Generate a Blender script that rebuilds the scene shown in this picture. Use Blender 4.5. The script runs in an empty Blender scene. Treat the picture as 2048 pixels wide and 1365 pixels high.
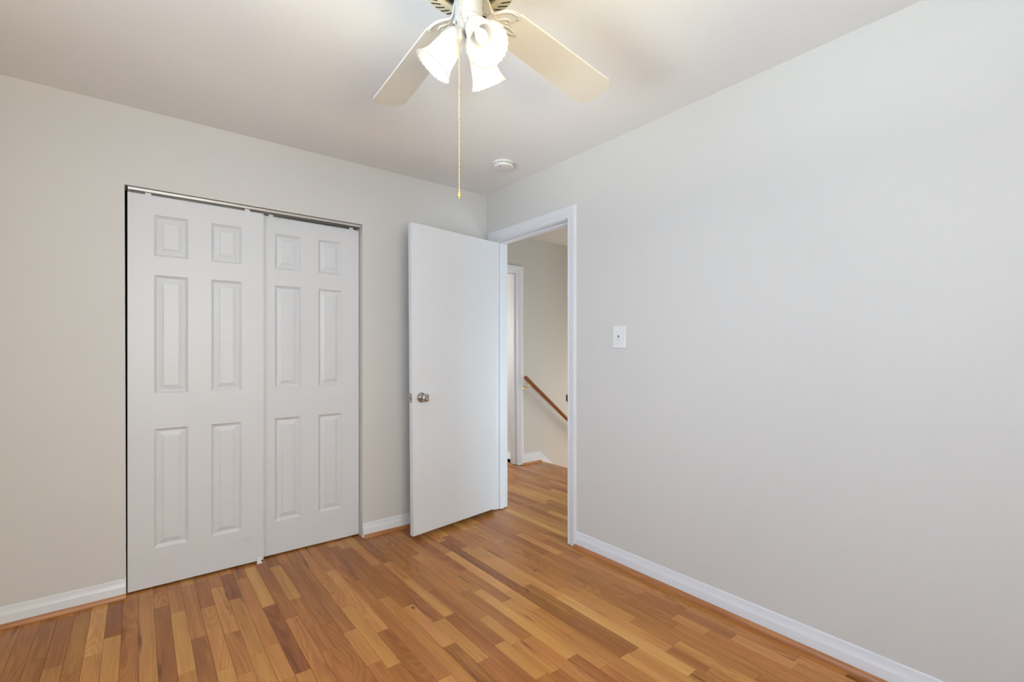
import bpy, bmesh, math, random
from mathutils import Vector, Matrix

# ------------------------------------------------------------------ camera, world, light, exposure
sc = bpy.context.scene
COL = sc.collection
PI = math.pi
YAW = math.radians(38.36)
CAM = Vector((-2.136, -3.028, 1.219))
FWD = Vector((math.sin(YAW), math.cos(YAW), 0))
RGT = Vector((math.cos(YAW), -math.sin(YAW), 0))
cd = bpy.data.cameras.new('camera'); cam = bpy.data.objects.new('camera', cd); COL.objects.link(cam)
cam.location = CAM
cam.rotation_euler = (PI/2, 0, -YAW)
cd.sensor_width = 36.0
cd.lens = 943.7/2048*36.0
cd.shift_y = 20.8/2048
cd.clip_start = 0.02
sc.camera = cam

sc.view_settings.view_transform = 'Standard'
sc.view_settings.look = 'None'
sc.view_settings.gamma = 1.0
sc.view_settings.use_curve_mapping = False
sc.view_settings.exposure = 0.0

world = bpy.data.worlds.new('daylight_sky'); sc.world = world
world.use_nodes = True
wn = world.node_tree.nodes; wl = world.node_tree.links
wn.clear()
wo = wn.new('ShaderNodeOutputWorld'); wb = wn.new('ShaderNodeBackground'); ws = wn.new('ShaderNodeTexSky')
ws.sky_type = 'NISHITA'; ws.sun_disc = False; ws.sun_elevation = math.radians(48); ws.sun_rotation = math.radians(20)
wb.inputs['Strength'].default_value = 0.05
wl.new(ws.outputs[0], wb.inputs[0]); wl.new(wb.outputs[0], wo.inputs[0])

L_WEST, L_SOUTH, L_BULB, L_STAIR, L_NEXT = 37.0, 55.0, 0.30, 54.0, 34.0
L_GS, L_GW, L_HALL = 2900.0, 2800.0, 24.0
def area_light(name, loc, rot, sx, sy, power, color):
    ld = bpy.data.lights.new(name, 'AREA'); ld.shape = 'RECTANGLE'; ld.size = sx; ld.size_y = sy
    ld.energy = power; ld.color = color
    o = bpy.data.objects.new(name, ld); COL.objects.link(o)
    o.location = loc; o.rotation_euler = rot
    return o
# daylight entering by the two windows of the room (behind the camera), the stair window and the next room's window
WEST_X, SOUTH_Y, CEIL = -2.79, -3.80, 2.44
W1 = (-2.7, -1.6, 0.92, 2.12)        # west window: y0, y1, z0, z1
W2 = (-2.45, -1.25, 0.92, 2.12)        # south window: x0, x1, z0, z1
area_light('daylight_west_window', (WEST_X-0.06, (W1[0]+W1[1])/2, (W1[2]+W1[3])/2), (0, -PI/2, 0), 1.15, 1.05, L_WEST, (0.36, 0.62, 1.0))
area_light('daylight_south_window', ((W2[0]+W2[1])/2, SOUTH_Y-0.06, (W2[2]+W2[3])/2), (PI/2, 0, 0), 1.15, 1.15, L_SOUTH, (1.0, 0.995, 0.92))
# added upward fill lamps outside each window, brightening the ceiling like ground bounce
area_light('upward_fill_south', (-1.2, SOUTH_Y-3.2, -0.9), (PI, 0, 0), 6.0, 5.0, L_GS, (1.0, 0.76, 0.28))
area_light('upward_fill_west', (WEST_X-3.2, -2.6, -0.9), (PI, 0, 0), 5.0, 6.0, L_GW, (0.91, 1.0, 0.93))
area_light('daylight_stair_window', (3.7, 0.30, 0.35), (0, PI/2, 0), 1.2, 0.8, L_STAIR, (1.0, 0.95, 0.88))
area_light('hall_end_fill', (0.75, -2.18, 0.75), (PI/2, 0, 0), 1.0, 1.0, L_HALL, (0.60, 0.81, 1.0))  # added fill lamp at the closed hall end, lights the far wall
area_light('daylight_next_room', (0.22, 2.5, 1.4), (Vector((1.0, 0.9, 1.25))-Vector((0.22, 2.5, 1.4))).to_track_quat('-Z', 'Y').to_euler(), 0.9, 0.9, L_NEXT, (0.97, 0.98, 1.0))

# ------------------------------------------------------------------ materials
def nodes_of(m):
    m.use_nodes = True
    nt = m.node_tree
    return nt, nt.nodes, nt.links, nt.nodes['Principled BSDF']
def plain(name, col, rough=0.5, metal=0.0, bump=0.0, bscale=200.0, spec=0.5, var=0.0):
    m = bpy.data.materials.new(name)
    nt, N, L, b = nodes_of(m)
    b.inputs['Base Color'].default_value = (*col, 1)
    b.inputs['Roughness'].default_value = rough
    b.inputs['Metallic'].default_value = metal
    b.inputs['Specular IOR Level'].default_value = spec
    if bump or var:
        tc = N.new('ShaderNodeTexCoord'); nz = N.new('ShaderNodeTexNoise')
        nz.inputs['Scale'].default_value = bscale; nz.inputs['Detail'].default_value = 3
        L.new(tc.outputs['Object'], nz.inputs['Vector'])
        if bump:
            bp = N.new('ShaderNodeBump'); bp.inputs['Strength'].default_value = bump; bp.inputs['Distance'].default_value = 0.001
            L.new(nz.outputs['Fac'], bp.inputs['Height']); L.new(bp.outputs['Normal'], b.inputs['Normal'])
        if var:
            n2 = N.new('ShaderNodeTexNoise'); n2.inputs['Scale'].default_value = 1.3; n2.inputs['Detail'].default_value = 2
            L.new(tc.outputs['Object'], n2.inputs['Vector'])
            mx = N.new('ShaderNodeMix'); mx.data_type = 'RGBA'
            mx.inputs[6].default_value = (*[c*(1-var) for c in col], 1); mx.inputs[7].default_value = (*[min(1, c*(1+var)) for c in col], 1)
            L.new(n2.outputs['Fac'], mx.inputs[0]); L.new(mx.outputs[2], b.inputs['Base Color'])
    return m
M = {}
M['wall'] = plain('wall_paint', (0.675, 0.655, 0.622), 0.55, bump=0.12, bscale=260, spec=0.3, var=0.01)
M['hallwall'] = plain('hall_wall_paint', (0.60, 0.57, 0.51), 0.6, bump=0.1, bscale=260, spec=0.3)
M['ceil'] = plain('ceiling_paint', (0.86, 0.855, 0.845), 0.9, bump=0.15, bscale=220, spec=0.1, var=0.01)
M['hallceil'] = plain('hall_ceiling_shade', (0.52, 0.49, 0.44), 0.9, bump=0.15, bscale=220, spec=0.1)  # darker than the room ceiling: the hall's shade is put into the colour
M['trim'] = plain('white_trim_paint', (0.768, 0.774, 0.790), 0.32, bump=0.03, bscale=60, spec=0.4)
M['door'] = plain('white_door_paint', (0.755, 0.760, 0.770), 0.38, bump=0.05, bscale=90, spec=0.4)
M['closetin'] = plain('closet_interior_shade', (0.06, 0.058, 0.055), 0.9)  # near-black colour puts the closet's shade into its surfaces
M['alu'] = plain('brushed_aluminium', (0.62, 0.62, 0.62), 0.28, metal=1.0, bump=0.05, bscale=500)
M['nickel'] = plain('satin_nickel', (0.50, 0.47, 0.43), 0.2, metal=1.0)
M['brass'] = plain('polished_brass', (0.83, 0.60, 0.25), 0.18, metal=1.0)
M['chainbrass'] = plain('chain_brass', (0.72, 0.50, 0.21), 0.25, metal=1.0)
M['darkmetal'] = plain('dark_metal', (0.05, 0.045, 0.04), 0.4, metal=0.8)
M['plastic'] = plain('white_plastic', (0.80, 0.80, 0.79), 0.35)
M['smoke'] = plain('detector_plastic', (0.80, 0.785, 0.76), 0.4)
M['ivory'] = plain('cream_fan_enamel', (0.64, 0.55, 0.39), 0.35)
M['fanwhite'] = plain('darkened_fan_enamel', (0.40, 0.395, 0.38), 0.35)  # darker than the real white, offsetting strong window light in the colour
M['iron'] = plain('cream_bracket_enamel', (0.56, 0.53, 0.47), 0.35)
M['blade'] = plain('cream_blade_laminate', (0.64, 0.605, 0.53), 0.4)
M['screw'] = plain('cream_screw_head', (0.55, 0.51, 0.44), 0.3)
M['slot'] = plain('switch_slot_shade', (0.22, 0.22, 0.22), 0.6)
M['black'] = plain('dark_void', (0.02, 0.018, 0.015), 0.8)
M['paper'] = plain('stair_tread_wood', (0.42, 0.20, 0.085), 0.35)

def wood_simple(name, c1, c2, rough=0.3, axis=1):
    m = bpy.data.materials.new(name)
    nt, N, L, b = nodes_of(m)
    tc = N.new('ShaderNodeTexCoord'); mp = N.new('ShaderNodeMapping')
    s = [70, 70, 70]; s[axis] = 4
    mp.inputs['Scale'].default_value = s
    nz = N.new('ShaderNodeTexNoise'); nz.inputs['Scale'].default_value = 1.0; nz.inputs['Detail'].default_value = 4
    rp = N.new('ShaderNodeValToRGB')
    rp.color_ramp.elements[0].position = 0.3; rp.color_ramp.elements[0].color = (*c1, 1)
    rp.color_ramp.elements[1].position = 0.7; rp.color_ramp.elements[1].color = (*c2, 1)
    L.new(tc.outputs['Object'], mp.inputs['Vector']); L.new(mp.outputs[0], nz.inputs['Vector'])
    L.new(nz.outputs['Fac'], rp.inputs[0]); L.new(rp.outputs[0], b.inputs['Base Color'])
    b.inputs['Roughness'].default_value = rough
    return m
M['shoe_y'] = wood_simple('shoe_moulding_oak', (0.36, 0.135, 0.045), (0.50, 0.21, 0.08), 0.35, 1)
M['shoe_x'] = wood_simple('shoe_moulding_oak_across', (0.36, 0.135, 0.045), (0.56, 0.26, 0.11), 0.35, 0)
M['rail'] = wood_simple('handrail_wood', (0.26, 0.075, 0.022), (0.34, 0.11, 0.035), 0.3, 0)

def floor_wood():
    m = bpy.data.materials.new('oak_strip_floor')
    nt, N, L, b = nodes_of(m)
    def math_(op, a=None, c=None, va=0.0, vc=0.0):
        n = N.new('ShaderNodeMath'); n.operation = op
        n.inputs[0].default_value = va; n.inputs[1].default_value = vc
        if a is not None: L.new(a, n.inputs[0])
        if c is not None: L.new(c, n.inputs[1])
        return n.outputs[0]
    at = N.new('ShaderNodeAttribute'); at.attribute_name = 'board'
    sep = N.new('ShaderNodeSeparateColor'); L.new(at.outputs['Color'], sep.inputs[0])
    tone, rnd, fig = sep.outputs[0], sep.outputs[1], sep.outputs[2]
    tc = N.new('ShaderNodeTexCoord')
    off = N.new('ShaderNodeCombineXYZ')
    L.new(math_('MULTIPLY', rnd, None, 0, 7.3), off.inputs[0]); L.new(math_('MULTIPLY', rnd, None, 0, 31.7), off.inputs[1]); L.new(math_('MULTIPLY', fig, None, 0, 13.1), off.inputs[2])
    add = N.new('ShaderNodeVectorMath'); add.operation = 'ADD'
    L.new(tc.outputs['Object'], add.inputs[0]); L.new(off.outputs[0], add.inputs[1])
    def scaled(sx, sy, sz=1.0):
        mp = N.new('ShaderNodeMapping'); mp.inputs['Scale'].default_value = (sx, sy, sz)
        L.new(add.outputs[0], mp.inputs['Vector']); return mp.outputs[0]
    def noise(vec, sc_, det=3, rough=0.55, dist=0.0):
        n = N.new('ShaderNodeTexNoise'); n.inputs['Scale'].default_value = sc_; n.inputs['Detail'].default_value = det
        n.inputs['Roughness'].default_value = rough; n.inputs['Distortion'].default_value = dist
        L.new(vec, n.inputs['Vector']); return n.outputs['Fac']
    fine = noise(scaled(170, 5), 1.0, 4, 0.6)
    mid = noise(scaled(34, 1.6), 1.0, 4, 0.6, 0.6)
    big = noise(scaled(14, 2.2), 1.0, 2, 0.5)
    # cathedral figure: contour lines of a stretched noise field
    fld = noise(scaled(9, 1.5), 1.0, 1, 0.4)
    rings = math_('SINE', math_('MULTIPLY', fld, None, 0, 95.0))
    rings = math_('MULTIPLY', math_('ADD', rings, None, 0, 1.0), None, 0, 0.5)
    ringamt = math_('MULTIPLY', math_('GREATER_THAN', fig, None, 0, 0.68), None, 0, 0.10)
    # tone value
    t = math_('ADD', tone, math_('MULTIPLY', math_('SUBTRACT', mid, None, 0, 0.5), None, 0, 0.48))
    t = math_('ADD', t, math_('MULTIPLY', math_('SUBTRACT', fine, None, 0, 0.5), None, 0, 0.26))
    t = math_('ADD', t, math_('MULTIPLY', math_('SUBTRACT', big, None, 0, 0.5), None, 0, 0.20))
    t = math_('SUBTRACT', t, math_('MULTIPLY', rings, ringamt))
    rp = N.new('ShaderNodeValToRGB'); cr = rp.color_ramp
    stops = [(0.0, (0.180, 0.055, 0.013)), (0.25, (0.315, 0.110, 0.025)), (0.5, (0.465, 0.188, 0.046)), (0.75, (0.62, 0.290, 0.078)), (1.0, (0.78, 0.45, 0.15))]
    cr.elements[0].position = stops[0][0]; cr.elements[0].color = (*stops[0][1], 1)
    cr.elements[1].position = stops[-1][0]; cr.elements[1].color = (*stops[-1][1], 1)
    for p, c in stops[1:-1]:
        e = cr.elements.new(p); e.color = (*c, 1)
    L.new(t, rp.inputs[0])
    # reddish or yellowish cast by board
    hs = N.new('ShaderNodeHueSaturation')
    L.new(math_('ADD', math_('MULTIPLY', rnd, None, 0, 0.010), None, 0, 0.495), hs.inputs['Hue'])
    hs.inputs['Saturation'].default_value = 1.0
    L.new(rp.outputs[0], hs.inputs['Color'])
    # dark mineral streaks and knots
    st = noise(scaled(22, 1.3), 1.0, 3, 0.55, 1.2)
    stm = N.new('ShaderNodeMapRange'); stm.inputs[1].default_value = 0.625; stm.inputs[2].default_value = 0.73
    L.new(st, stm.inputs[0])
    vo = N.new('ShaderNodeTexVoronoi'); vo.inputs['Scale'].default_value = 1.0
    L.new(scaled(6.0, 3.2), vo.inputs['Vector'])
    kn = N.new('ShaderNodeMapRange'); kn.inputs[1].default_value = 0.062; kn.inputs[2].default_value = 0.025
    L.new(vo.outputs['Distance'], kn.inputs[0])
    dk = math_('MAXIMUM', math_('MULTIPLY', stm.outputs[0], None, 0, 0.72), math_('MULTIPLY', kn.outputs[0], None, 0, 0.88))
    mx = N.new('ShaderNodeMix'); mx.data_type = 'RGBA'
    L.new(dk, mx.inputs[0]); L.new(hs.outputs[0], mx.inputs[6]); mx.inputs[7].default_value = (0.10, 0.035, 0.012, 1)
    L.new(mx.outputs[2], b.inputs['Base Color'])
    b.inputs['Roughness'].default_value = 0.24
    b.inputs['Specular IOR Level'].default_value = 0.30
    bp = N.new('ShaderNodeBump'); bp.inputs['Strength'].default_value = 0.05; bp.inputs['Distance'].default_value = 0.001
    L.new(fine, bp.inputs['Height']); L.new(bp.outputs['Normal'], b.inputs['Normal'])
    return m
M['floor'] = floor_wood()
M['gap'] = plain('floor_gap_base', (0.06, 0.022, 0.008), 0.9)  # dark brown base under the boards, seen through the gaps

def smudged_door():
    # white door paint with one faint grey scuff low on the panel
    m = M['closetdoor'].copy(); m.name = 'white_door_paint_scuffed'
    nt, N, L, b = nodes_of(m)
    tc = N.new('ShaderNodeTexCoord'); ds = N.new('ShaderNodeVectorMath'); ds.operation = 'DISTANCE'
    ds.inputs[1].default_value = (0.528, 0.0, 0.137)
    L.new(tc.outputs['Object'], ds.inputs[0])
    mr = N.new('ShaderNodeMapRange'); mr.inputs[1].default_value = 0.022; mr.inputs[2].default_value = 0.006; mr.inputs[3].default_value = 0; mr.inputs[4].default_value = 0.14
    L.new(ds.outputs['Value'], mr.inputs[0])
    mx = N.new('ShaderNodeMix'); mx.data_type = 'RGBA'
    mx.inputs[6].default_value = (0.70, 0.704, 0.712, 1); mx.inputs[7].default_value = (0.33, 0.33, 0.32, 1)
    L.new(mr.outputs[0], mx.inputs[0]); L.new(mx.outputs[2], b.inputs['Base Color'])
    return m
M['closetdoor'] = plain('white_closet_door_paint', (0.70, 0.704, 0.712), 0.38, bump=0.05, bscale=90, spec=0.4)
M['door_scuff'] = smudged_door()

def frosted():
    m = bpy.data.materials.new('frosted_shade_glass'); m.use_nodes = True
    nt = m.node_tree; N = nt.nodes; L = nt.links; N.clear()
    o = N.new('ShaderNodeOutputMaterial'); d = N.new('ShaderNodeBsdfDiffuse'); t = N.new('ShaderNodeBsdfTranslucent'); g = N.new('ShaderNodeBsdfGlossy')
    d.inputs[0].default_value = (0.70, 0.695, 0.685, 1); t.inputs[0].default_value = (0.76, 0.75, 0.73, 1)
    g.inputs['Roughness'].default_value = 0.3
    a = N.new('ShaderNodeMixShader'); a.inputs[0].default_value = 0.68; c = N.new('ShaderNodeMixShader'); c.inputs[0].default_value = 0.05
    L.new(d.outputs[0], a.inputs[1]); L.new(t.outputs[0], a.inputs[2]); L.new(a.outputs[0], c.inputs[1]); L.new(g.outputs[0], c.inputs[2])
    L.new(c.outputs[0], o.inputs[0])
    return m
M['shade'] = frosted()
def emit(name, col, s):
    m = bpy.data.materials.new(name); nt, N, L, b = nodes_of(m)
    b.inputs['Base Color'].default_value = (*col, 1)
    b.inputs['Emission Color'].default_value = (*col, 1); b.inputs['Emission Strength'].default_value = s
    return m
M['bulb'] = emit('lit_bulb_glass', (1.0, 0.93, 0.82), 4.0)
def pane():
    m = bpy.data.materials.new('window_pane_glass'); m.use_nodes = True
    nt = m.node_tree; N = nt.nodes; L = nt.links; N.clear()
    o = N.new('ShaderNodeOutputMaterial'); t = N.new('ShaderNodeBsdfTransparent'); g = N.new('ShaderNodeBsdfGlossy'); f = N.new('ShaderNodeFresnel')
    g.inputs['Roughness'].default_value = 0.02
    a = N.new('ShaderNodeMixShader')
    L.new(f.outputs[0], a.inputs[0]); L.new(t.outputs[0], a.inputs[1]); L.new(g.outputs[0], a.inputs[2]); L.new(a.outputs[0], o.inputs[0])
    return m
M['glass'] = pane()

# ------------------------------------------------------------------ mesh helpers
class MB:
    def __init__(s): s.bm = bmesh.new(); s.mi = 0
    def face(s, pts):
        f = s.bm.faces.new([s.bm.verts.new(p) for p in pts]); f.material_index = s.mi; return f
    def box(s, x0, x1, y0, y1, z0, z1, bev=0.0, mtx=None):
        P = [(x, y, z) for z in (z0, z1) for y in (y0, y1) for x in (x0, x1)]
        v = [s.bm.verts.new(mtx @ Vector(p) if mtx else p) for p in P]
        fs = []
        for q in ((0, 2, 3, 1), (4, 5, 7, 6), (0, 1, 5, 4), (2, 6, 7, 3), (0, 4, 6, 2), (1, 3, 7, 5)):
            f = s.bm.faces.new([v[i] for i in q]); f.material_index = s.mi; fs.append(f)
        if bev:
            es = list({e for f in fs for e in f.edges})
            bmesh.ops.bevel(s.bm, geom=es, offset=bev, segments=1, affect='EDGES', profile=0.5)
        return s
    def loft(s, rings, closed=True, cap=True):
        R = [[s.bm.verts.new(p) for p in r] for r in rings]
        n = len(R[0])
        for a, b in zip(R[:-1], R[1:]):
            for i in range(n if closed else n-1):
                j = (i+1) % n
                try:
                    f = s.bm.faces.new((a[i], a[j], b[j], b[i])); f.material_index = s.mi
                except ValueError: pass
        if cap and closed:
            for r in (list(reversed(R[0])), R[-1]):
                try:
                    f = s.bm.faces.new(r); f.material_index = s.mi
                except ValueError: pass
        return s
    def lathe(s, prof, n=32, mtx=None, ripple=None, cap=False):
        rings = []
        for k, (r, z) in enumerate(prof):
            ring = []
            for i in range(n):
                a = 2*PI*i/n
                rr, zz = r, z
                if ripple: rr, zz = ripple(k, a, r, z)
                p = Vector((rr*math.cos(a), rr*math.sin(a), zz))
                ring.append(mtx @ p if mtx else p)
            rings.append(ring)
        return s.loft(rings, True, cap)
    def tube(s, pts, r, n=10, cap=True):
        pts = [Vector(p) for p in pts]
        rings = []; up = None
        for i, p in enumerate(pts):
            d = (pts[min(i+1, len(pts)-1)] - pts[max(i-1, 0)]).normalized()
            if up is None: up = Vector((0, 0, 1)) if abs(d.z) < 0.9 else Vector((1, 0, 0))
            a = d.cross(up).normalized(); b = a.cross(d).normalized(); up = b
            rr = r[i] if isinstance(r, (list, tuple)) else r
            rings.append([p + (a*math.cos(2*PI*k/n) + b*math.sin(2*PI*k/n))*rr for k in range(n)])
        return s.loft(rings, True, cap)
    def prism(s, poly, a, b, f):
        return s.loft([[f(p, a) for p in poly], [f(p, b) for p in poly]], True, True)
    def sphere(s, c, r, n=12, sz=1.0, m=8):
        c = Vector(c); rings = []
        for k in range(1, m):
            t = PI*k/m
            rings.append([c + Vector((r*math.sin(t)*math.cos(2*PI*i/n), r*math.sin(t)*math.sin(2*PI*i/n), r*sz*math.cos(t))) for i in range(n)])
        return s.loft(rings, True, True)
    def build(s, name, mats, parent=None, smooth=30, loc=None):
        bmesh.ops.remove_doubles(s.bm, verts=s.bm.verts, dist=1e-6)
        bmesh.ops.recalc_face_normals(s.bm, faces=s.bm.faces)
        if smooth:
            for f in s.bm.faces: f.smooth = True
            lim = math.radians(smooth)
            for e in s.bm.edges:
                if len(e.link_faces) == 2 and e.calc_face_angle(0) > lim: e.smooth = False
        me = bpy.data.meshes.new(name); s.bm.to_mesh(me); s.bm.free()
        for m in (mats if isinstance(mats, (list, tuple)) else [mats]): me.materials.append(m)
        o = bpy.data.objects.new(name, me); COL.objects.link(o)
        if parent: o.parent = parent
        if loc: o.location = loc
        return o
def tag(o, label, cat=None, group=None, kind=None):
    o['label'] = label
    if cat: o['category'] = cat
    if group: o['group'] = group
    if kind: o['kind'] = kind
    return o
def struct(o, label, cat): return tag(o, label, cat, None, 'structure')
def thing(name, loc, label, cat, group=None, kind=None, rotz=0.0):
    o = bpy.data.objects.new(name, None); COL.objects.link(o)
    o.empty_display_size = 0.1; o.location = loc; o.rotation_euler = (0, 0, rotz)
    return tag(o, label, cat, group, kind)

# ------------------------------------------------------------------ floor: oak strips running along the door wall
PITCH, X0 = 0.0577, -2.482
BOARDS = [[0,-.07,-.4,-.35],[1,-.069,-.5,-.5],[2,-.08,-.6,-.25],[3,-.069,-.5,.9],[4,-.077,-.39,-.9],[4,-.39,-.752,.45],[5,-.043,-.95,-.15],[6,-.069,-.71,.2],[6,-.71,-1.1,.3],[7,-.049,-.229,.2],[7,-.229,-1.0,-.65],[8,-.055,-.328,-.05],[8,-.328,-.86,.4],[9,-.056,-.626,-.15],[9,-.626,-1.1,-.65],[10,-.059,-.365,-.55],[10,-.365,-.925,.45],[10,-.925,-1.3,.45],[11,-.044,-.17,-.1],[11,-.17,-.67,.5],[11,-.67,-1.0,.05],[12,-.041,-.361,-.9],[12,-.361,-.9,.05],[13,-.145,-.872,.1],[14,-.025,-.535,.55],[15,-.025,-.709,-.45],[15,-.818,-1.256,.15],[16,-.543,-1.05,-.1],[17,-.081,-.863,-.5],[18,-.118,-.975,-.55],[18,-.975,-1.25,.3],[19,-.771,-1.31,.35],[21,.04,-.55,-.3],[23,-1.331,-1.75,-.7],[24,-1.144,-1.5,.05],[25,-.698,-1.139,.3],[26,-.894,-1.45,-.5],[27,-.064,-.673,-.25],[27,-1.492,-1.72,.25],[28,-.454,-.557,.3],[28,-1.0,-1.492,-.4],[29,-1.034,-1.7,.55],[30,-.802,-1.203,-.35],[31,-.546,-1.138,.8],[31,-1.138,-1.352,.25],[32,-.381,-1.203,-.8],[32,-1.203,-1.824,-.75],[33,-.548,-1.15,.45],[33,-1.15,-1.454,-.25],[33,-1.46,-1.83,-.6],[34,-.78,-1.327,.55],[34,-1.46,-2.05,.85],[35,-1.914,-2.077,-.35],[35,-2.092,-2.25,.2],[36,-1.69,-1.907,-.1],[37,-.633,-.815,.1],[39,-1.184,-1.423,-.35],[39,-1.791,-1.95,.3],[41,-.379,-.772,.3],[44,-.153,-.827,.7],[47,.079,-.653,-.35],[52,.352,-.384,.4]]
NOSE_X, HALL_Y = 1.378, 0.885
def build_floor():
    rng = random.Random(11)
    mb = MB(); info = []
    bycol = {}
    for c, ya, yb, t in BOARDS: bycol.setdefault(c, []).append((ya, yb, t))
    G = 0.0005
    i0 = math.floor((WEST_X-X0)/PITCH); i1 = math.ceil((NOSE_X-X0)/PITCH)
    for i in range(i0, i1):
        xa = max(X0+PITCH*i, WEST_X-0.02); xb = min(X0+PITCH*(i+1), NOSE_X)
        if xb-xa < 0.004: continue
        ytop = 0.70 if xb < -0.95 else (0.06 if xb < 0.0 else 2.0)   # under the closet doors / through the doorway and into the hall
        if xb >= 0.0: ytop = 0.885+0.13 if xa > 1.12 else 3.7
        if 0.0 <= xb and xa > 1.12: ytop = 0.86
        ylo = SOUTH_Y-0.02
        segs = []
        y = ytop
        fixed = sorted(bycol.get(i, []), key=lambda q: -q[0])
        def fill(y, lim):
            while y > lim+1e-4:
                ln = rng.choice((0.28, 0.36, 0.45, 0.55, 0.7, 0.85, 1.05))*rng.uniform(0.85, 1.15)
                e = max(lim, y-ln)
                if e-lim < 0.16: e = lim
                tt = rng.gauss(-0.02, 0.24)
                if rng.random() < 0.10: tt = rng.uniform(0.4, 0.75)
                if rng.random() < 0.10: tt = rng.uniform(-0.75, -0.4)
                segs.append((y, e, tt)); y = e
            return y
        for ya, yb, t in fixed:
            ya = min(ya, y)
            if y-ya < 0.14: ya = y
            else: fill(y, ya)
            segs.append((ya, yb, t)); y = yb
        fill(y, ylo)
        for ya, yb, t in segs:
            if ya-yb < 0.004: continue
            v = [mb.bm.verts.new(p) for p in ((xa+G, yb+G, 0), (xb-G, yb+G, 0), (xb-G, ya-G, 0), (xa+G, ya-G, 0))]
            mb.bm.faces.new(v)
            lo = [mb.bm.verts.new((q.co.x, q.co.y, -0.004)) for q in v]
            for k in range(4): mb.bm.faces.new((v[k], lo[k], lo[(k+1) % 4], v[(k+1) % 4]))
            info.append((min(1, max(0, 0.5+t*0.34)), rng.random(), rng.random()))
    nb = len(info)
    mb.mi = 1
    mb.box(WEST_X-0.02, -0.03, SOUTH_Y-0.02, 0.72, -0.06, -0.003)
    mb.box(-0.03, NOSE_X-0.002, SOUTH_Y-0.02, 3.7, -0.06, -0.0032)
    me = bpy.data.meshes.new('floor'); 
    mb.bm.normal_update()
    mb.bm.to_mesh(me); mb.bm.free()
    me.materials.append(M['floor']); me.materials.append(M['gap'])
    ca = me.color_attributes.new('board', 'FLOAT_COLOR', 'CORNER')
    for k, p in enumerate(me.polygons):
        b = k//5
        val = info[b] if b < nb else (0.2, 0.5, 0.5)
        for li in p.loop_indices: ca.data[li].color = (*val, 1)
    o = bpy.data.objects.new('floor', me); COL.objects.link(o)
    struct(o, 'honey oak strip floor with mixed light and dark boards', 'floor')
build_floor()

# ------------------------------------------------------------------ room shell
OPX0B, OPX0T, OPX1, OPZ = -2.1845, -2.1905, -0.9875, 2.049     # closet opening (left edge slightly out of plumb)
TH = 0.117
b = MB()
for pts, in (([(WEST_X, 0), (OPX0B, 0), (OPX0T, OPZ), (OPX0T, CEIL), (WEST_X, CEIL)],), ([(OPX0T, OPZ), (OPX1, OPZ), (OPX1, CEIL), (OPX0T, CEIL)],), ([(OPX1, 0), (TH, 0), (TH, CEIL), (OPX1, CEIL)],)):
    b.prism(pts, 0.0, TH, lambda p, t: (p[0], t, p[1]))
struct(b.build('wall_north', M['wall'], smooth=0), 'light grey closet wall with sliding door opening', 'wall')
# closet interior
b = MB()
b.box(-2.35, -0.85, 0.70, 0.74, 0, CEIL); b.box(-2.35, -2.31, TH, 0.70, 0, CEIL); b.box(-0.89, -0.85, TH, 0.70, 0, CEIL); b.box(-2.31, -0.89, TH, 0.70, 2.20, 2.24)
struct(b.build('wall_closet', M['closetin'], smooth=0), 'closet interior coloured dark for shade behind the white sliding doors', 'wall')

DY0, DY1, DZ = -0.900, -0.118, 2.057         # clear door opening between jamb faces
b = MB()
b.box(0, TH, SOUTH_Y, DY0-0.018, 0, CEIL); b.box(0, TH, DY0-0.018, DY1+0.018, DZ+0.018, CEIL); b.box(0, TH, DY1+0.018, 0.0, 0, CEIL)
b.box(0, TH, 0.0, 3.7, 0, 2.50); b.box(0, TH, SOUTH_Y, 0, CEIL, 2.50)
struct(b.build('wall_east', M['wall'], smooth=0), 'long plain light grey wall with the doorway', 'wall')
b = MB()
y0, y1, z0, z1 = W1
b.box(WEST_X-TH, WEST_X, SOUTH_Y-TH, y0, 0, CEIL); b.box(WEST_X-TH, WEST_X, y1, TH, 0, CEIL); b.box(WEST_X-TH, WEST_X, y0, y1, 0, z0); b.box(WEST_X-TH, WEST_X, y0, y1, z1, CEIL)
struct(b.build('wall_west', M['wall'], smooth=0), 'light grey wall with a window behind the camera', 'wall')
b = MB()
x0, x1, z0, z1 = W2
b.box(WEST_X, x0, SOUTH_Y-TH, SOUTH_Y, 0, CEIL); b.box(x1, TH, SOUTH_Y-TH, SOUTH_Y, 0, CEIL); b.box(x0, x1, SOUTH_Y-TH, SOUTH_Y, 0, z0); b.box(x0, x1, SOUTH_Y-TH, SOUTH_Y, z1, CEIL)
struct(b.build('wall_south', M['wall'], smooth=0), 'light grey rear wall with a window behind the camera', 'wall')
b = MB(); b.box(WEST_X-TH, TH-0.001, SOUTH_Y-TH, 0.74, CEIL, CEIL+0.06)
struct(b.build('ceiling', M['ceil'], smooth=0), 'smooth matte off-white ceiling', 'ceiling')

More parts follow.
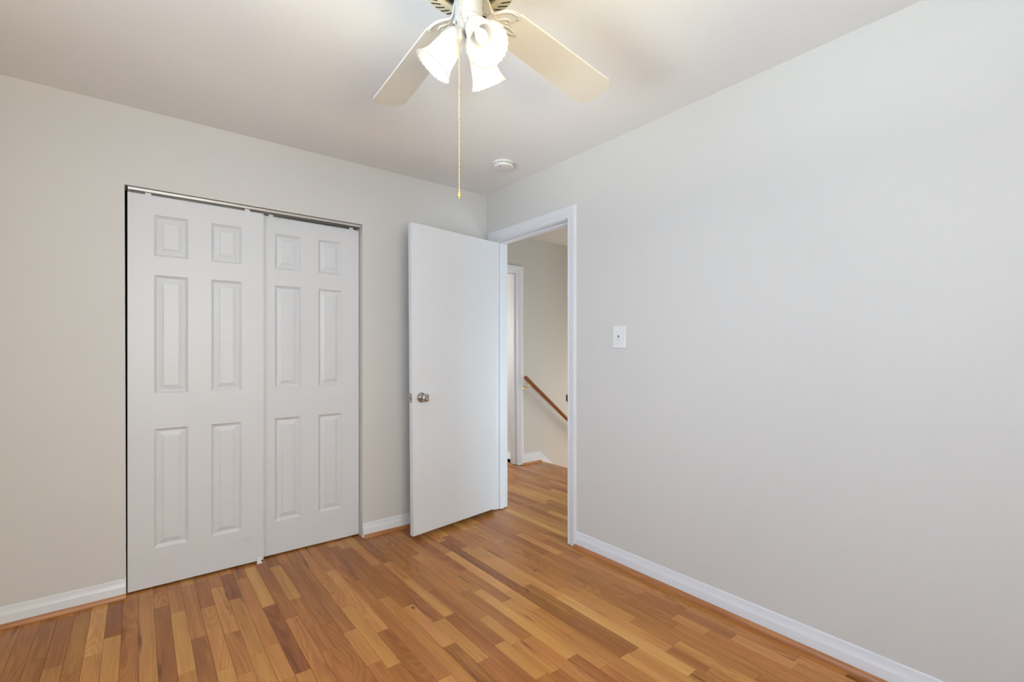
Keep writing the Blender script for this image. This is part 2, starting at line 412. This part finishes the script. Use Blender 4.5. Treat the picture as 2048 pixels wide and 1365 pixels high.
def window(name, w, fmap, label):
    a0, a1, z0, z1 = w
    t = thing(name, fmap((a0+a1)/2, 0, z0), label, 'window', None, 'structure')
    inv = Vector(t.location)
    def bx(mb, u0, u1, d0, d1, za, zb):
        p = fmap(u0, d0, za); q = fmap(u1, d1, zb)
        lo = [min(p[i], q[i])-inv[i] for i in range(3)]; hi = [max(p[i], q[i])-inv[i] for i in range(3)]
        mb.box(lo[0], hi[0], lo[1], hi[1], lo[2], hi[2], 0.002)
    f = MB()
    for u0, u1, za, zb in ((a0, a0+.03, z0, z1), (a1-.03, a1, z0, z1), (a0+.03, a1-.03, z0, z0+.03), (a0+.03, a1-.03, z1-.03, z1)): bx(f, u0, u1, 0.0, 0.117, za, zb)
    f.build('window_frame', M['trim'], t, 0)
    s = MB(); mz = (z0+z1)/2
    for za, zb, d0 in ((z0+.03, mz+.02, 0.04), (mz-.02, z1-.03, 0.075)):
        for u0, u1, zc, zd in ((a0+.03, a0+.07, za, zb), (a1-.07, a1-.03, za, zb), (a0+.07, a1-.07, za, za+.04), (a0+.07, a1-.07, zb-.04, zb)): bx(s, u0, u1, d0, d0+.03, zc, zd)
    s.build('sash', M['trim'], t, 0)
    g = MB(); bx(g, a0+.07, a1-.07, .053, .057, z0+.07, mz-.02); bx(g, a0+.07, a1-.07, .088, .092, mz+.02, z1-.07)
    g.build('pane', M['glass'], t, 0)
    c = MB()
    for u0, u1, za, zb in ((a0-.07, a0, z0-.02, z1+.07), (a1, a1+.07, z0-.02, z1+.07), (a0, a1, z1, z1+.07), (a0-.09, a1+.09, z0-.05, z0-.02)): bx(c, u0, u1, -.018, 0.0, za, zb)
    c.build('window_casing', M['trim'], t, 0)
window('window_1', W1, lambda u, d, z: (WEST_X-d, u, z), 'white sash window in the wall left of the camera')
window('window_2', W2, lambda u, d, z: (u, SOUTH_Y-d, z), 'white sash window in the rear wall')

# ------------------------------------------------------------------ baseboards and shoe moulding
def base_profile(h):
    return [(0, 0), (0.0135, 0), (0.0135, h*0.60), (0.0125, h*0.64), (0.0085, h*0.72), (0.0065, h*0.86), (0.0045, h*0.97), (0.002, h), (0, h)]
def shoe_profile(h, w, o=0.0135):
    p = [(o, 0)]
    for k in range(7):
        a = PI/2*k/6; p.append((o + w*math.cos(a), h*math.sin(a)))
    return p
def north(p, t): return (t, -p[0], p[1])
def east(p, t): return (-p[0], t, p[1])
BN, BE = 0.0915, 0.102
b = MB(); b.prism(base_profile(BN), WEST_X, OPX0B-0.0005, north); b.prism(base_profile(BN), OPX1+0.0005, -0.019, north)
struct(b.build('baseboard_north', M['trim'], smooth=20), 'white baseboard along the closet wall', 'baseboard')
b = MB(); b.prism(shoe_profile(.020, .015), WEST_X, OPX0B, north)
struct(b.build('trim_1', M['shoe_x'], smooth=40), 'oak shoe moulding left of the closet doors', 'trim')
b = MB(); b.prism(shoe_profile(.020, .015), OPX1+0.006, -0.019, north)
struct(b.build('trim_2', M['shoe_x'], smooth=40), 'short oak shoe moulding between closet and open door', 'trim')
CW = 0.070
b = MB(); b.prism(base_profile(BE), SOUTH_Y, DY0-0.006-CW-0.0005, east)
struct(b.build('baseboard_east', M['trim'], smooth=20), 'white baseboard along the long grey wall', 'baseboard')
b = MB(); b.prism(shoe_profile(.026, .017), SOUTH_Y, DY0-0.006-CW+0.003, east)
struct(b.build('trim_3', M['shoe_y'], smooth=40), 'oak shoe moulding along the long grey wall', 'trim')
b = MB(); b.prism(base_profile(BN), SOUTH_Y, 0, lambda p, t: (WEST_X+p[0], t, p[1]))
struct(b.build('baseboard_west', M['trim'], smooth=20), 'white baseboard left of the camera', 'baseboard')
b = MB(); b.prism(base_profile(BN), WEST_X+.0135, -.0135, lambda p, t: (t, SOUTH_Y+p[0], p[1]))
struct(b.build('baseboard_south', M['trim'], smooth=20), 'white baseboard on the rear wall', 'baseboard')

# ------------------------------------------------------------------ doorway: casing, jamb
CAS = [(0, 0), (0, .0085), (.004, .0105), (.012, .0105), (.0155, .0088), (.019, .0088), (.023, .0125), (.040, .0150), (.055, .0175), (.064, .0175), (.069, .0150), (.070, .011), (.070, 0)]
def casing(mb, u0, u1, zt, zb, f, prof=CAS):
    st = [[f(u0-w, t, zb) for w, t in prof], [f(u0-w, t, zt+w) for w, t in prof], [f(u1+w, t, zt+w) for w, t in prof], [f(u1+w, t, zb) for w, t in prof]]
    mb.loft(st, True, True)
b = MB(); casing(b, DY0-.006, DY1+.006, DZ+.006, 0.004, lambda u, t, z: (-t, u, z))
struct(b.build('trim_4', M['trim'], smooth=25), 'white moulded casing around the bedroom doorway', 'trim')
b = MB(); casing(b, DY0-.006, DY1+.006, DZ+.006, 0.004, lambda u, t, z: (TH+t, u, z))
struct(b.build('trim_5', M['trim'], smooth=25), 'white casing on the hall side of the doorway', 'trim')
b = MB()
b.box(-.0002, TH+.0002, DY1, DY1+.018, .006, DZ+.018, .0012); b.box(-.0002, TH+.0002, DY0-.018, DY0, .006, DZ+.018, .0012); b.box(-.0002, TH+.0002, DY0, DY1, DZ, DZ+.018, .0012)
b.box(.040, .078, DY1-.012, DY1, .006, DZ, .0015); b.box(.040, .078, DY0, DY0+.012, .006, DZ, .0015); b.box(.040, .078, DY0+.012, DY1-.012, DZ-.012, DZ, .0015)
jamb = struct(b.build('trim_6', M['trim'], smooth=0), 'white door jamb with raised stop', 'trim')
b = MB(); b.box(-.003, .034, DY0, DY0+.0022, .893, .951, .0006); b.box(-.010, .006, DY0+.0015, DY0+.0085, .902, .944, .002)
tag(b.build('strike_plate', M['darkmetal'], jamb), 'dark metal strike plate')

# ------------------------------------------------------------------ entry door, standing open
HP = Vector((-0.021, -0.155, 0)); ddir = Vector((-0.9885, -0.1513, 0)).normalized()
door = thing('door_1', HP, 'plain white slab door standing open into the room', 'door', None, 'structure', math.atan2(ddir.y, ddir.x))
# local frame: +x from hinge to free edge, -y towards the closet wall, +y faces the camera
DW, DT, DB, DTOP = 0.752, 0.035, 0.031, 2.046
def dx(x, z): return x + (z-1.0)/1.0*0.0085*(x/DW)          # slightly racked slab
b = MB()
def slab(y): return None
pr = []
prof = [(0, -DT), (0, 0), (DW, 0), (DW, -DT)]
rings = []
e = .002
for z, ins in ((DB, e), (DB+e, 0), (DTOP-e, 0), (DTOP, e)):
    rings.append([(dx(x, z), y, z) for x, y in ((0+ins, -DT+e), (0+ins, 0-e), (e, 0-ins), (DW-e, 0-ins), (DW-ins, -e), (DW-ins, -DT+e), (DW-e, -DT+ins), (e, -DT+ins))])
b.loft(rings, True, True)
b.build('slab', M['door'], door, smooth=40)
kx, kz = 0.685, 0.920
rot_y = Matrix.Rotation(-PI/2, 4, 'X')
def on_door(yoff, flip=False):
    return Matrix.Translation((kx, yoff, kz)) @ (Matrix.Rotation(PI/2 if flip else -PI/2, 4, 'X'))
k = MB()
k.lathe([(0.0, .0), (.033, .0), (.033, .004), (.031, .008), (.024, .011), (.016, .013), (.0125, .016), (.0115, .026), (.013, .032), (.021, .037), (.0255, .045), (.0262, .053), (.024, .060), (.019, .0635), (.013, .0645), (.011, .0635), (.0055, .0635), (.0045, .0655), (.0, .0655)], 40, on_door(0))
knob = k.build('door_knob', M['nickel'], door, smooth=30)
tag(knob, 'satin nickel round knob with lock button')
k = MB(); k.lathe([(0.0, .0), (.033, .0), (.033, .004), (.024, .011), (.0125, .016), (.0115, .026), (.021, .037), (.0262, .053), (.024, .060), (.013, .0645), (0, .0645)], 32, on_door(-DT, True))
k.build('door_knob', M['nickel'], door, smooth=30)
k = MB(); ex = dx(DW, kz); k.box(ex-.001, ex+.0014, -DT/2-.0125, -DT/2+.0125, kz-.029, kz+.029, .0006)
latch = k.build('latch_plate', M['nickel'], door)
k = MB(); k.tube([(ex+.001, -DT/2, kz), (ex+.010, -DT/2, kz)], [.008, .0065], 12)
k.build('latch_bolt', M['nickel'], latch)
for hz in (0.24, 1.02, 1.84):
    k = MB(); k.tube([(-.006, -DT-.004, hz-.045), (-.006, -DT-.004, hz+.045)], .0055, 10); k.box(-.0016, .0002, -DT, -.004, hz-.044, hz+.044)
    k.build('hinge', M['trim'], door)

# ------------------------------------------------------------------ sliding closet doors
CDW, CDH, CDT = 0.613, 2.010, 0.034
PANELS = [(c0, c1, r0, r1) for (c0, c1) in ((.106, .251), (.356, .501)) for (r0, r1) in ((.194, .810), (.992, 1.604), (1.702, 1.914))]
def panel_door_mesh():
    b = MB()
    xs = sorted({0, CDW, *[p[0] for p in PANELS], *[p[1] for p in PANELS]}); zs = sorted({0, CDH, *[p[2] for p in PANELS], *[p[3] for p in PANELS]})
    def is_panel(x, z):
        return any(p[0] <= x <= p[1] and p[2] <= z <= p[3] for p in PANELS)
    for i in range(len(xs)-1):
        for j in range(len(zs)-1):
            xm, zm = (xs[i]+xs[i+1])/2, (zs[j]+zs[j+1])/2
            if not is_panel(xm, zm): b.face([(xs[i], 0, zs[j]), (xs[i+1], 0, zs[j]), (xs[i+1], 0, zs[j+1]), (xs[i], 0, zs[j+1])])
    for x0, x1, z0, z1 in PANELS:
        # sticking slopes in, flat, long bevel rising to a raised field
        steps = [(0, 0), (.0020, .0024), (.0125, .0108), (.0150, .0118), (.0175, .0116), (.0390, .0052), (.0398, .0018), (.0425, .0012)]
        rings = [[(x0+s, d, z0+s), (x1-s, d, z0+s), (x1-s, d, z1-s), (x0+s, d, z1-s)] for s, d in steps]
        b.loft(rings, True, False)
        s, d = steps[-1]
        b.face(rings[-1])
    # sides and back
    b.face([(0, 0, 0), (0, CDT, 0), (CDW, CDT, 0), (CDW, 0, 0)]); b.face([(0, 0, CDH), (CDW, 0, CDH), (CDW, CDT, CDH), (0, CDT, CDH)])
    b.face([(0, 0, 0), (0, 0, CDH), (0, CDT, CDH), (0, CDT, 0)]); b.face([(CDW, 0, 0), (CDW, CDT, 0), (CDW, CDT, CDH), (CDW, 0, CDH)])
    b.face([(0, CDT, 0), (0, CDT, CDH), (CDW, CDT, CDH), (CDW, CDT, 0)])
    return b
def closet_door(name, x, y, z, mat, label, hang):
    t = thing(name, (x, y, z), label, 'closet door', None, 'structure')
    panel_door_mesh().build('panel', mat, t, smooth=12)
    for hx in hang:
        h = MB(); h.box(hx-.013, hx+.013, .004, .010, CDH-.002, CDH+.016, .001)
        h.build('roller_hanger', M['plastic'], t)
    return t
closet_door('door_2', -2.1795, 0.018, 0.0095, M['door_scuff'], 'left six-panel white sliding closet door, in front of the other', (.082, .53))
closet_door('door_3', -1.6045, 0.055, 0.0095, M['closetdoor'], 'right six-panel white sliding closet door, behind the other', (.085, .565))
# overhead track: an aluminium channel
b = MB(); b.mi = 0
xa, xb = -2.178, OPX1-.002
trk = [(.012, 2.0455), (.012, 2.033), (.0135, 2.031), (.0155, 2.033), (.0155, 2.043), (.046, 2.043), (.046, 2.030), (.048, 2.030), (.048, 2.043), (.088, 2.043), (.088, 2.025), (.090, 2.025), (.090, 2.0455)]
b.prism(trk, xa, xb, lambda p, t: (t, p[0], p[1]))
struct(b.build('trim_7', M['alu'], smooth=25), 'aluminium overhead track of the sliding closet doors', 'track')
g = MB(); g.box(-1.603, -1.577, -.010, .012, .0003, .0035, .0008); g.box(-1.600, -1.580, .0120, .0155, .0003, .030, .0008); g.box(-1.600, -1.580, .012, .054, .0003, .003, .0006)
tag(g.build('door_guide', M['plastic']), 'small white floor guide clip under the overlapping closet doors', 'door guide')

# ------------------------------------------------------------------ light switch
t = thing('light_switch', (0, -1.3115, 1.300), 'white toggle light switch plate on the long grey wall', 'light switch')
b = MB(); b.box(-.0065, 0, -.0435, .0435, -.0625, .0625, .0025); b.build('plate', M['plastic'], t)
b = MB(); b.box(-.0085, -.004, -.0075, .0105, -.014, .014, .0008); 
b.box(-.021, -.004, -.0030, .0060, -.0042, .0042, .001, Matrix.Translation((0, 0, -.003)) @ Matrix.Rotation(math.radians(-24), 4, 'Y'))
b.build('toggle', M['plastic'], t)
b = MB(); b.box(-.0089, -.0060, -.0042, .0072, -.0115, .0105); b.build('toggle_slot_shade', M['slot'], t, 0)  # dark grey box stands in for the shade in the toggle opening
for z in (-.030, .030):
    b = MB(); b.lathe([(0, .0008), (.003, .0006), (.0035, 0)], 12, Matrix.Translation((-.0065, .0015, z)) @ Matrix.Rotation(-PI/2, 4, 'Y')); b.build('screw', M['plastic'], t)

# ------------------------------------------------------------------ smoke detector
t = thing('smoke_detector', (-.283, -.596, CEIL), 'round white smoke detector on the ceiling near the doorway corner', 'smoke detector')
b = MB(); b.lathe([(0, 0), (.068, 0), (.069, -.004), (.069, -.012), (.0665, -.0145), (.0, -.0145)], 48); b.build('base', M['smoke'], t)
b = MB(); b.lathe([(.060, -.0145), (.0655, -.0160), (.0665, -.0185), (.0655, -.026), (.061, -.032), (.050, -.0355), (.0, -.037)], 48); b.build('cover', M['smoke'], t)
b = MB()
for k in range(9):
    a0 = 2*PI*k/9
    b.loft([[(.0672*math.cos(a0+q), .0672*math.sin(a0+q), z) for q in [.6*i/8 for i in range(9)]] for z in (-.0150, -.0172)], False, False)
b.build('vent', M['black'], t)
b = MB(); b.sphere((-.040, -.0165, -.0362), .0035, 10); b.build('indicator', M['black'], t)

# ------------------------------------------------------------------ ceiling fan with three lit shades
AX = CAM + FWD*1.3372 + RGT*(-.1226)
fan = thing('ceiling_fan', (AX.x, AX.y, CEIL), 'cream ceiling fan with three lit frosted bell shades and a bead pull chain', 'ceiling fan')
def Z(z): return z-CEIL
RA = -YAW
b = MB()
pf = [(.0, 2.4398), (.095, 2.4398), (.125, 2.425), (.139, 2.385), (.144, 2.330), (.1435, 2.285), (.140, 2.264), (.134, 2.253), (.128, 2.2495), (.104, 2.2455), (.094, 2.246), (.088, 2.250), (.088, 2.272), (.0, 2.272)]
b.lathe([(r, Z(z)) for r, z in pf], 80)
b.mi = 1
for k in range(40):
    mirror = 1 if ((9*k+4-51.6) % 180) < 90 else -1        # louvres lean one way, then the other
    a = math.radians(9*k + (4.2 if mirror > 0 else 6.7))
    def sp(r, da, dz): return Vector((r*math.cos(a+da), r*math.sin(a+da), Z(2.2455+(r-.104)/.024*.004)-dz))
    p0, p1 = sp(.1055, -.05*mirror, .0006), sp(.1285, .05*mirror, .0006)
    d = (p1-p0).normalized(); n = Vector((-d.y, d.x, 0))*.0026
    b.face([p0-n, p0-n*.4-d*.0018, p0+n*.4-d*.0018, p0+n, p1+n, p1+n*.4+d*.0018, p1-n*.4+d*.0018, p1-n])  # flat dark face stands in for the shade inside a vent slot
b.build('motor_housing', [M['ivory'], M['black']], fan, smooth=35)
b = MB(); b.lathe([(.0, Z(2.270)), (.082, Z(2.270)), (.082, Z(2.252)), (.076, Z(2.247)), (.0, Z(2.247))], 48); b.build('flywheel', M['darkmetal'], fan)
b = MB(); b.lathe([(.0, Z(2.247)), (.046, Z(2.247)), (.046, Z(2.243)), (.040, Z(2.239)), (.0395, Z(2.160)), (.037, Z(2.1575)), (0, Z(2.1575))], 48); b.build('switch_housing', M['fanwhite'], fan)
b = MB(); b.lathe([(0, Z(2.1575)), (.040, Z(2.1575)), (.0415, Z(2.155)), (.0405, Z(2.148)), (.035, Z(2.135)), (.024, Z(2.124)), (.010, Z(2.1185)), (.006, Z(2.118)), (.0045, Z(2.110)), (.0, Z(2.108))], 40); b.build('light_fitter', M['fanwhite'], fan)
# blades
SINP, COSP = math.sin(-.2207), math.cos(-.2207)
def blade(theta, vis=True):
    a = math.radians(theta)+RA
    d = Vector((math.cos(a), math.sin(a), 0)); p = Vector((-math.sin(a), math.cos(a), 0))
    def W(s, t, dz=0.0): return d*s + p*(t*COSP) + Vector((0, 0, Z(2.22) - .0442*s + t*SINP + dz))
    r, wr, wt, s0, rc = .6418, .1120, .1418, .128, .05
    up = [(s0, .028), (s0+.006, .040), (s0+.018, .050)] + [(s, (wr+(wt-wr)*(s-s0)/(r-s0))/2) for s in [s0+.035+i*(r-rc-s0-.035)/10 for i in range(11)]]
    up += [(r-rc+rc*math.sin(q), wt/2-rc+rc*math.cos(q)) for q in [PI/2*i/8 for i in range(1, 9)]]
    full = up + [(s, -t) for s, t in reversed(up)]
    b = MB()
    b.loft([[W(s, t, .003) for s, t in full], [W(s, t, -.003) for s, t in full]], True, True)
    bl = b.build('blade', M['blade'], fan, smooth=20)
    # ornate fan-shaped bracket under the blade root
    b = MB()
    ol = [(.076, .011), (.086, .016), (.094, .029), (.104, .042), (.118, .051), (.134, .0565), (.150, .0575), (.162, .054), (.165, .047), (.160, .040), (.150, .032), (.147, .022), (.158, .014), (.176, .009), (.190, .005), (.197, .0)]
    ol2 = ol + [(s, -t) for s, t in reversed(ol[:-1])]
    b.loft([[W(s, t, -.0032) for s, t in ol2], [W(s, t, -.0072) for s, t in ol2]], True, True)
    arm = []
    for s, w, zz in ((.040, .015, Z(2.2455)), (.056, .0145, Z(2.244)), (.068, .013, Z(2.236)), (.078, .012, Z(2.218)), (.090, .013, Z(2.2100)), (.112, .008, Z(2.2085))):
        c = d*s + Vector((0, 0, zz)); q = p*w + Vector((0, 0, w*SINP*min(1, max(0, (s-.05)/.04))))
        arm.append([c-q+Vector((0, 0, .003)), c+q+Vector((0, 0, .003)), c+q*.8-Vector((0, 0, .003)), c-q*.8-Vector((0, 0, .003))])
    b.loft(arm, True, True)
    for sg in (1, -1):
        b.tube([W(s, sg*t, -.0082) for s, t in ((.084, .011), (.091, .021), (.100, .034), (.113, .0455), (.130, .0520), (.148, .0530), (.157, .0490))], [.0015, .0026, .003, .003, .003, .0026, .0015], 8)
        b.tube([W(.104, sg*.004, -.0082), W(.116, sg*.017, -.0082), W(.128, sg*.027, -.0082), W(.139, sg*.026, -.0082), W(.140, sg*.016, -.0082), W(.130, sg*.011, -.0082)], [.0012, .0024, .003, .003, .0024, .0014], 8)
        b.tube([W(.112, 0, -.0082), W(.132, sg*.004, -.0082), W(.152, sg*.008, -.0082), W(.172, sg*.005, -.0082), W(.190, 0, -.0082)], [.0012, .0022, .0026, .002, .0012], 8)
    b.build('blade_iron', M['iron'], bl, smooth=35)
    for s, t in ((.154, .046), (.154, -.046), (.182, 0)):
        b = MB(); b.sphere(W(s, t, -.0090), .0038, 10, .5); b.build('screw', M['screw'], bl)
for th in (45.07, 125.36, 225.07, 305.36): blade(th)
# lights
MOUTH_R, MOUTH_Z, TILT, SLEN = .111, 2.026, math.radians(38), .115
def shade_light(theta, MOUTH_R=MOUTH_R):
    a = math.radians(theta)+RA
    d = Vector((math.cos(a), math.sin(a), 0))
    axis = (d*math.sin(TILT) - Vector((0, 0, 1))*math.cos(TILT)).normalized()
    mouth = d*MOUTH_R + Vector((0, 0, Z(MOUTH_Z)))
    neck = mouth - axis*SLEN
    q = Vector((0, 0, 1)).rotation_difference(axis).to_matrix().to_4x4()
    mt = Matrix.Translation(neck) @ q
    b = MB()
    P0 = d*.030 + Vector((0, 0, Z(2.145))); P3 = neck - axis*.016
    P1 = d*.050 + Vector((0, 0, Z(2.152))); P2 = P3 - axis*.018
    pts = []
    for i in range(9):
        u = i/8; pts.append(P0*(1-u)**3 + P1*3*u*(1-u)**2 + P2*3*u*u*(1-u) + P3*u**3)
    b.tube(pts, .0075, 12)
    b.lathe([(0, -.022), (.012, -.022), (.0185, -.019), (.0215, -.012), (.0215, -.004), (.019, -.003), (.0, -.003)], 32, mt)
    for k in range(3):
        an = 2*PI*k/3+.5
        c = Vector((math.cos(an), math.sin(an), 0))
        b.tube([mt @ (c*.018 + Vector((0, 0, -.010))), mt @ (c*.028 + Vector((0, 0, -.010)))], .0022, 8); b.sphere(mt @ (c*.030 + Vector((0, 0, -.010))), .0042, 8)
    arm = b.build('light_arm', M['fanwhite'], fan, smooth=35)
    prof = [(.0200, -.006), (.0255, -.003), (.0290, .004), (.0315, .014), (.0340, .028), (.0366, .045), (.0385, .060), (.0400, .074), (.0430, .088), (.0480, .101), (.0535, .110), (.0570, .1145), (.0585, .1150)]
    inner = [(r-.0028, z+.0004) for r, z in reversed(prof[:-1])]
    full = prof + inner
    nprof = len(prof)
    def rip(k, an, r, z):
        kk = k if k < nprof else len(full)-1-k
        w = max(0, (kk-9)/2.5)
        return r + .0010*w*math.cos(24*an), z + .0010*w*math.cos(24*an+.6)
    b = MB(); b.lathe(full, 96, mt, rip)
    sh = b.build('lamp_shade', M['shade'], fan, smooth=50)
    b = MB()
    b.lathe([(.0, .020), (.009, .022), (.0095, .034), (.0125, .044), (.0160, .056), (.0165, .064), (.0140, .076), (.0085, .085), (.0, .089)], 24, mt)
    b.build('light_bulb', M['bulb'], sh)
    ld = bpy.data.lights.new('bulb_glow', 'POINT'); ld.energy = L_BULB; ld.color = (1.0, 0.86, 0.70); ld.shadow_soft_size = .02
    lo = bpy.data.objects.new('bulb_glow', ld); COL.objects.link(lo)
    lo.location = Vector(fan.location) + (mt @ Vector((0, 0, .098)))
for th, rho in ((-58.7, .111), (61.3, .111), (180.0, .101)): shade_light(th, rho)
# pull chains
def pull_chain(x, y, ztop, zend, pitch, rb, mat):
    b = MB()
    z = ztop
    while z > zend:
        b.sphere((x, y, z), rb, 8, 1.0, 6); z -= pitch
    b.tube([(x, y, ztop), (x, y, zend)], rb*.4, 6)
    return b.build('pull_chain', mat, fan)
cxy = CAM + FWD*1.295 + RGT*((918.5-1024)/943.7*1.295) - AX
ch = pull_chain(cxy.x, cxy.y, Z(2.205), Z(1.662), .0051, .0021, M['chainbrass'])
b = MB(); b.lathe([(0, .0), (.0022, .0), (.0032, -.003), (.0030, -.006), (.0042, -.009), (.0056, -.013), (.0058, -.016), (.0050, -.0175), (.0060, -.0185), (.0062, -.0200), (.0030, -.0205), (.0022, -.0230), (.0, -.0235)], 20, Matrix.Translation((cxy.x, cxy.y, Z(1.6625))))
b.build('chain_pendant', M['brass'], ch, smooth=40)
dv = Vector((cxy.x, cxy.y, 0)).normalized()
b = MB(); b.tube([dv*.036 + Vector((0, 0, Z(2.205))), Vector((cxy.x, cxy.y, Z(2.205)))], .0035, 10); b.sphere(Vector((cxy.x, cxy.y, Z(2.205))) + RGT*.004, .0055, 12)
b.build('chain_nipple', M['brass'], ch)
c2 = CAM + FWD*1.300 + RGT*((920.5-1024)/943.7*1.300) - AX
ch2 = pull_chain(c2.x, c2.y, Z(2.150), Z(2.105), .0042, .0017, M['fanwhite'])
b = MB(); b.lathe([(0, 0), (.0035, -.001), (.0048, -.005), (.0040, -.009), (.0055, -.014), (.0072, -.022), (.0072, -.025), (.004, -.028), (.0048, -.031), (.0030, -.0345), (0, -.036)], 20, Matrix.Translation((c2.x, c2.y, Z(2.107))))
b.build('chain_pendant', M['ivory'], ch2, smooth=40)

# ------------------------------------------------------------------ hall and stair beyond the doorway
HZ = 2.452
HD0, HD1, HDZ = 0.27, 1.032, 2.055
b = MB()
b.box(TH, HD0-.018, HALL_Y, HALL_Y+TH, 0, HZ); b.box(HD1+.018, NOSE_X, HALL_Y, HALL_Y+TH, -.06, HZ); b.box(HD0-.018, HD1+.018, HALL_Y, HALL_Y+TH, HDZ+.018, HZ); b.box(NOSE_X, 4.2, HALL_Y, HALL_Y+TH, -2.6, HZ)
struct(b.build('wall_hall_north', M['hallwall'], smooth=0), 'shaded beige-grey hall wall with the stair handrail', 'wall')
b = MB(); b.box(TH, 4.2, -2.2, HALL_Y+TH, HZ, HZ+.05)
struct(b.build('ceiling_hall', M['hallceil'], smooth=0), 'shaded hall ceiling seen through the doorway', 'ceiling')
b = MB(); b.box(NOSE_X, 4.2, -.17, -.05, -2.6, HZ); b.box(NOSE_X, NOSE_X+.12, -2.2, -.17, -.06, HZ); b.box(TH, NOSE_X, -2.3, -2.2, 0, HZ)
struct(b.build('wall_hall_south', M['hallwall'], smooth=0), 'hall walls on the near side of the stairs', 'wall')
b = MB(); b.box(4.2, 4.3, -.2, 1.0, -2.6, HZ); b.box(NOSE_X, 4.2, -.2, 1.0, -2.7, -2.6)
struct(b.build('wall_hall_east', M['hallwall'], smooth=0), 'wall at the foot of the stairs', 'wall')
b = MB(); casing(b, HD0-.006, HD1+.006-.006, HDZ+.006, .006, lambda u, t, z: (u, HALL_Y-t, z))
struct(b.build('trim_8', M['trim'], smooth=25), 'white casing of the other doorway down the hall', 'trim')
b = MB()
b.box(HD0-.018, HD0, HALL_Y-.0002, HALL_Y+TH+.0002, .006, HDZ+.018, .001); b.box(HD1, HD1+.018, HALL_Y-.0002, HALL_Y+TH+.0002, .006, HDZ+.018, .001); b.box(HD0, HD1, HALL_Y-.0002, HALL_Y+TH+.0002, HDZ, HDZ+.018, .001)
b.box(HD1-.012, HD1, HALL_Y+.040, HALL_Y+.078, .006, HDZ, .0015); b.box(HD0, HD0+.012, HALL_Y+.040, HALL_Y+.078, .006, HDZ, .0015); b.box(HD0+.012, HD1-.012, HALL_Y+.040, HALL_Y+.078, HDZ-.012, HDZ, .0015)
struct(b.build('trim_9', M['trim'], smooth=0), 'white jamb of the other doorway down the hall', 'trim')
# the room behind that doorway
b = MB(); b.box(HD1+.35, HD1+.45, HALL_Y+TH, 3.7, 0, HZ); b.box(TH, HD1+.45, 3.7, 3.8, 0, HZ)
struct(b.build('wall_next_room', M['wall'], smooth=0), 'pale wall of the bright room down the hall', 'wall')
b = MB(); b.box(TH, HD1+.45, HALL_Y+TH, 3.8, HZ, HZ+.05); b.box(HD1+.018, HD1+.45, HALL_Y+TH, 3.8, -.06, 0)
struct(b.build('ceiling_next_room', M['ceil'], smooth=0), 'ceiling of the bright room down the hall', 'ceiling')
# skirt board that follows the stairs
SL = 0.82
b = MB()
sk = [(1.103, .0), (1.103, .119), (1.336, .113), (1.350, .108), (1.55, -.060), (3.6, -.060-2.05*SL), (3.6, -.42-2.05*SL), (1.378, -.30), (1.378, 0)]
b.prism(sk, HALL_Y-.0135, HALL_Y, lambda p, t: (p[0], t, p[1]))
struct(b.build('baseboard_hall', M['trim'], smooth=0), 'white hall skirting that turns down with the stairs', 'baseboard')
b = MB(); b.prism(shoe_profile(.018, .014), 1.105, 1.360, lambda p, t: (t, HALL_Y-p[0], p[1]))
struct(b.build('trim_10', M['shoe_x'], smooth=40), 'short oak shoe moulding at the top of the stairs', 'trim')
st = thing('staircase', (NOSE_X, .40, 0), 'oak stairs going down from the hall', 'stairs', None, 'structure')
b = MB(); b.tube([(.0, -.45, -.0145), (.0, .47, -.0145)], .0135, 12); b.box(-.02, .004, -.45, .47, -.19, -.028); b.build('nosing', M['shoe_y'], st)
b = MB(); b.mi = 0
for k in range(1, 11):
    x = .24*(k-1); z = -.195*k
    b.box(x, x+.265, -.449, .468, z-.028, z, .004)
b.build('tread', M['paper'], st)
b = MB()
for k in range(1, 11): b.box(.24*k, .24*k+.018, -.449, .468, -.195*(k+1), -.195*k-.028)
b.build('riser', M['trim'], st)
# handrail
hr = thing('handrail', (1.10, .83, .943), 'reddish brown wooden handrail sloping down the hall wall', 'handrail')
b = MB()
L_ = 2.3
dirv = Vector((1, 0, -.80)).normalized()
b.tube([dirv*-.006, dirv*0, dirv*.004, dirv*L_], [.014, .0185, .020, .020], 20)
b.build('rail', M['rail'], hr, smooth=50)
for sdist in (.075, 1.15):
    b = MB(); c = dirv*sdist
    wy = HALL_Y-.83
    b.lathe([(0, 0), (.019, 0), (.019, .003), (.012, .006), (.007, .009), (0, .009)], 20, Matrix.Translation((c.x-.03, wy, c.z-.075)) @ Matrix.Rotation(PI/2, 4, 'X'))
    b.tube([(c.x-.03, wy-.006, c.z-.075), (c.x-.03, wy-.03, c.z-.072), (c.x-.022, .006, c.z-.058), (c.x-.008, 0, c.z-.034), (c.x, 0, c.z-.024)], [.006, .0055, .005, .005, .0055], 10)
    b.box(-.022, .022, -.008, .008, -.003, .0005, .001, Matrix.Translation((c.x, 0, c.z-.0255)) @ Matrix.Rotation(math.atan(.80), 4, 'Y'))
    tag(b.build('bracket', M['brass'], hr, smooth=40), 'brass handrail bracket')
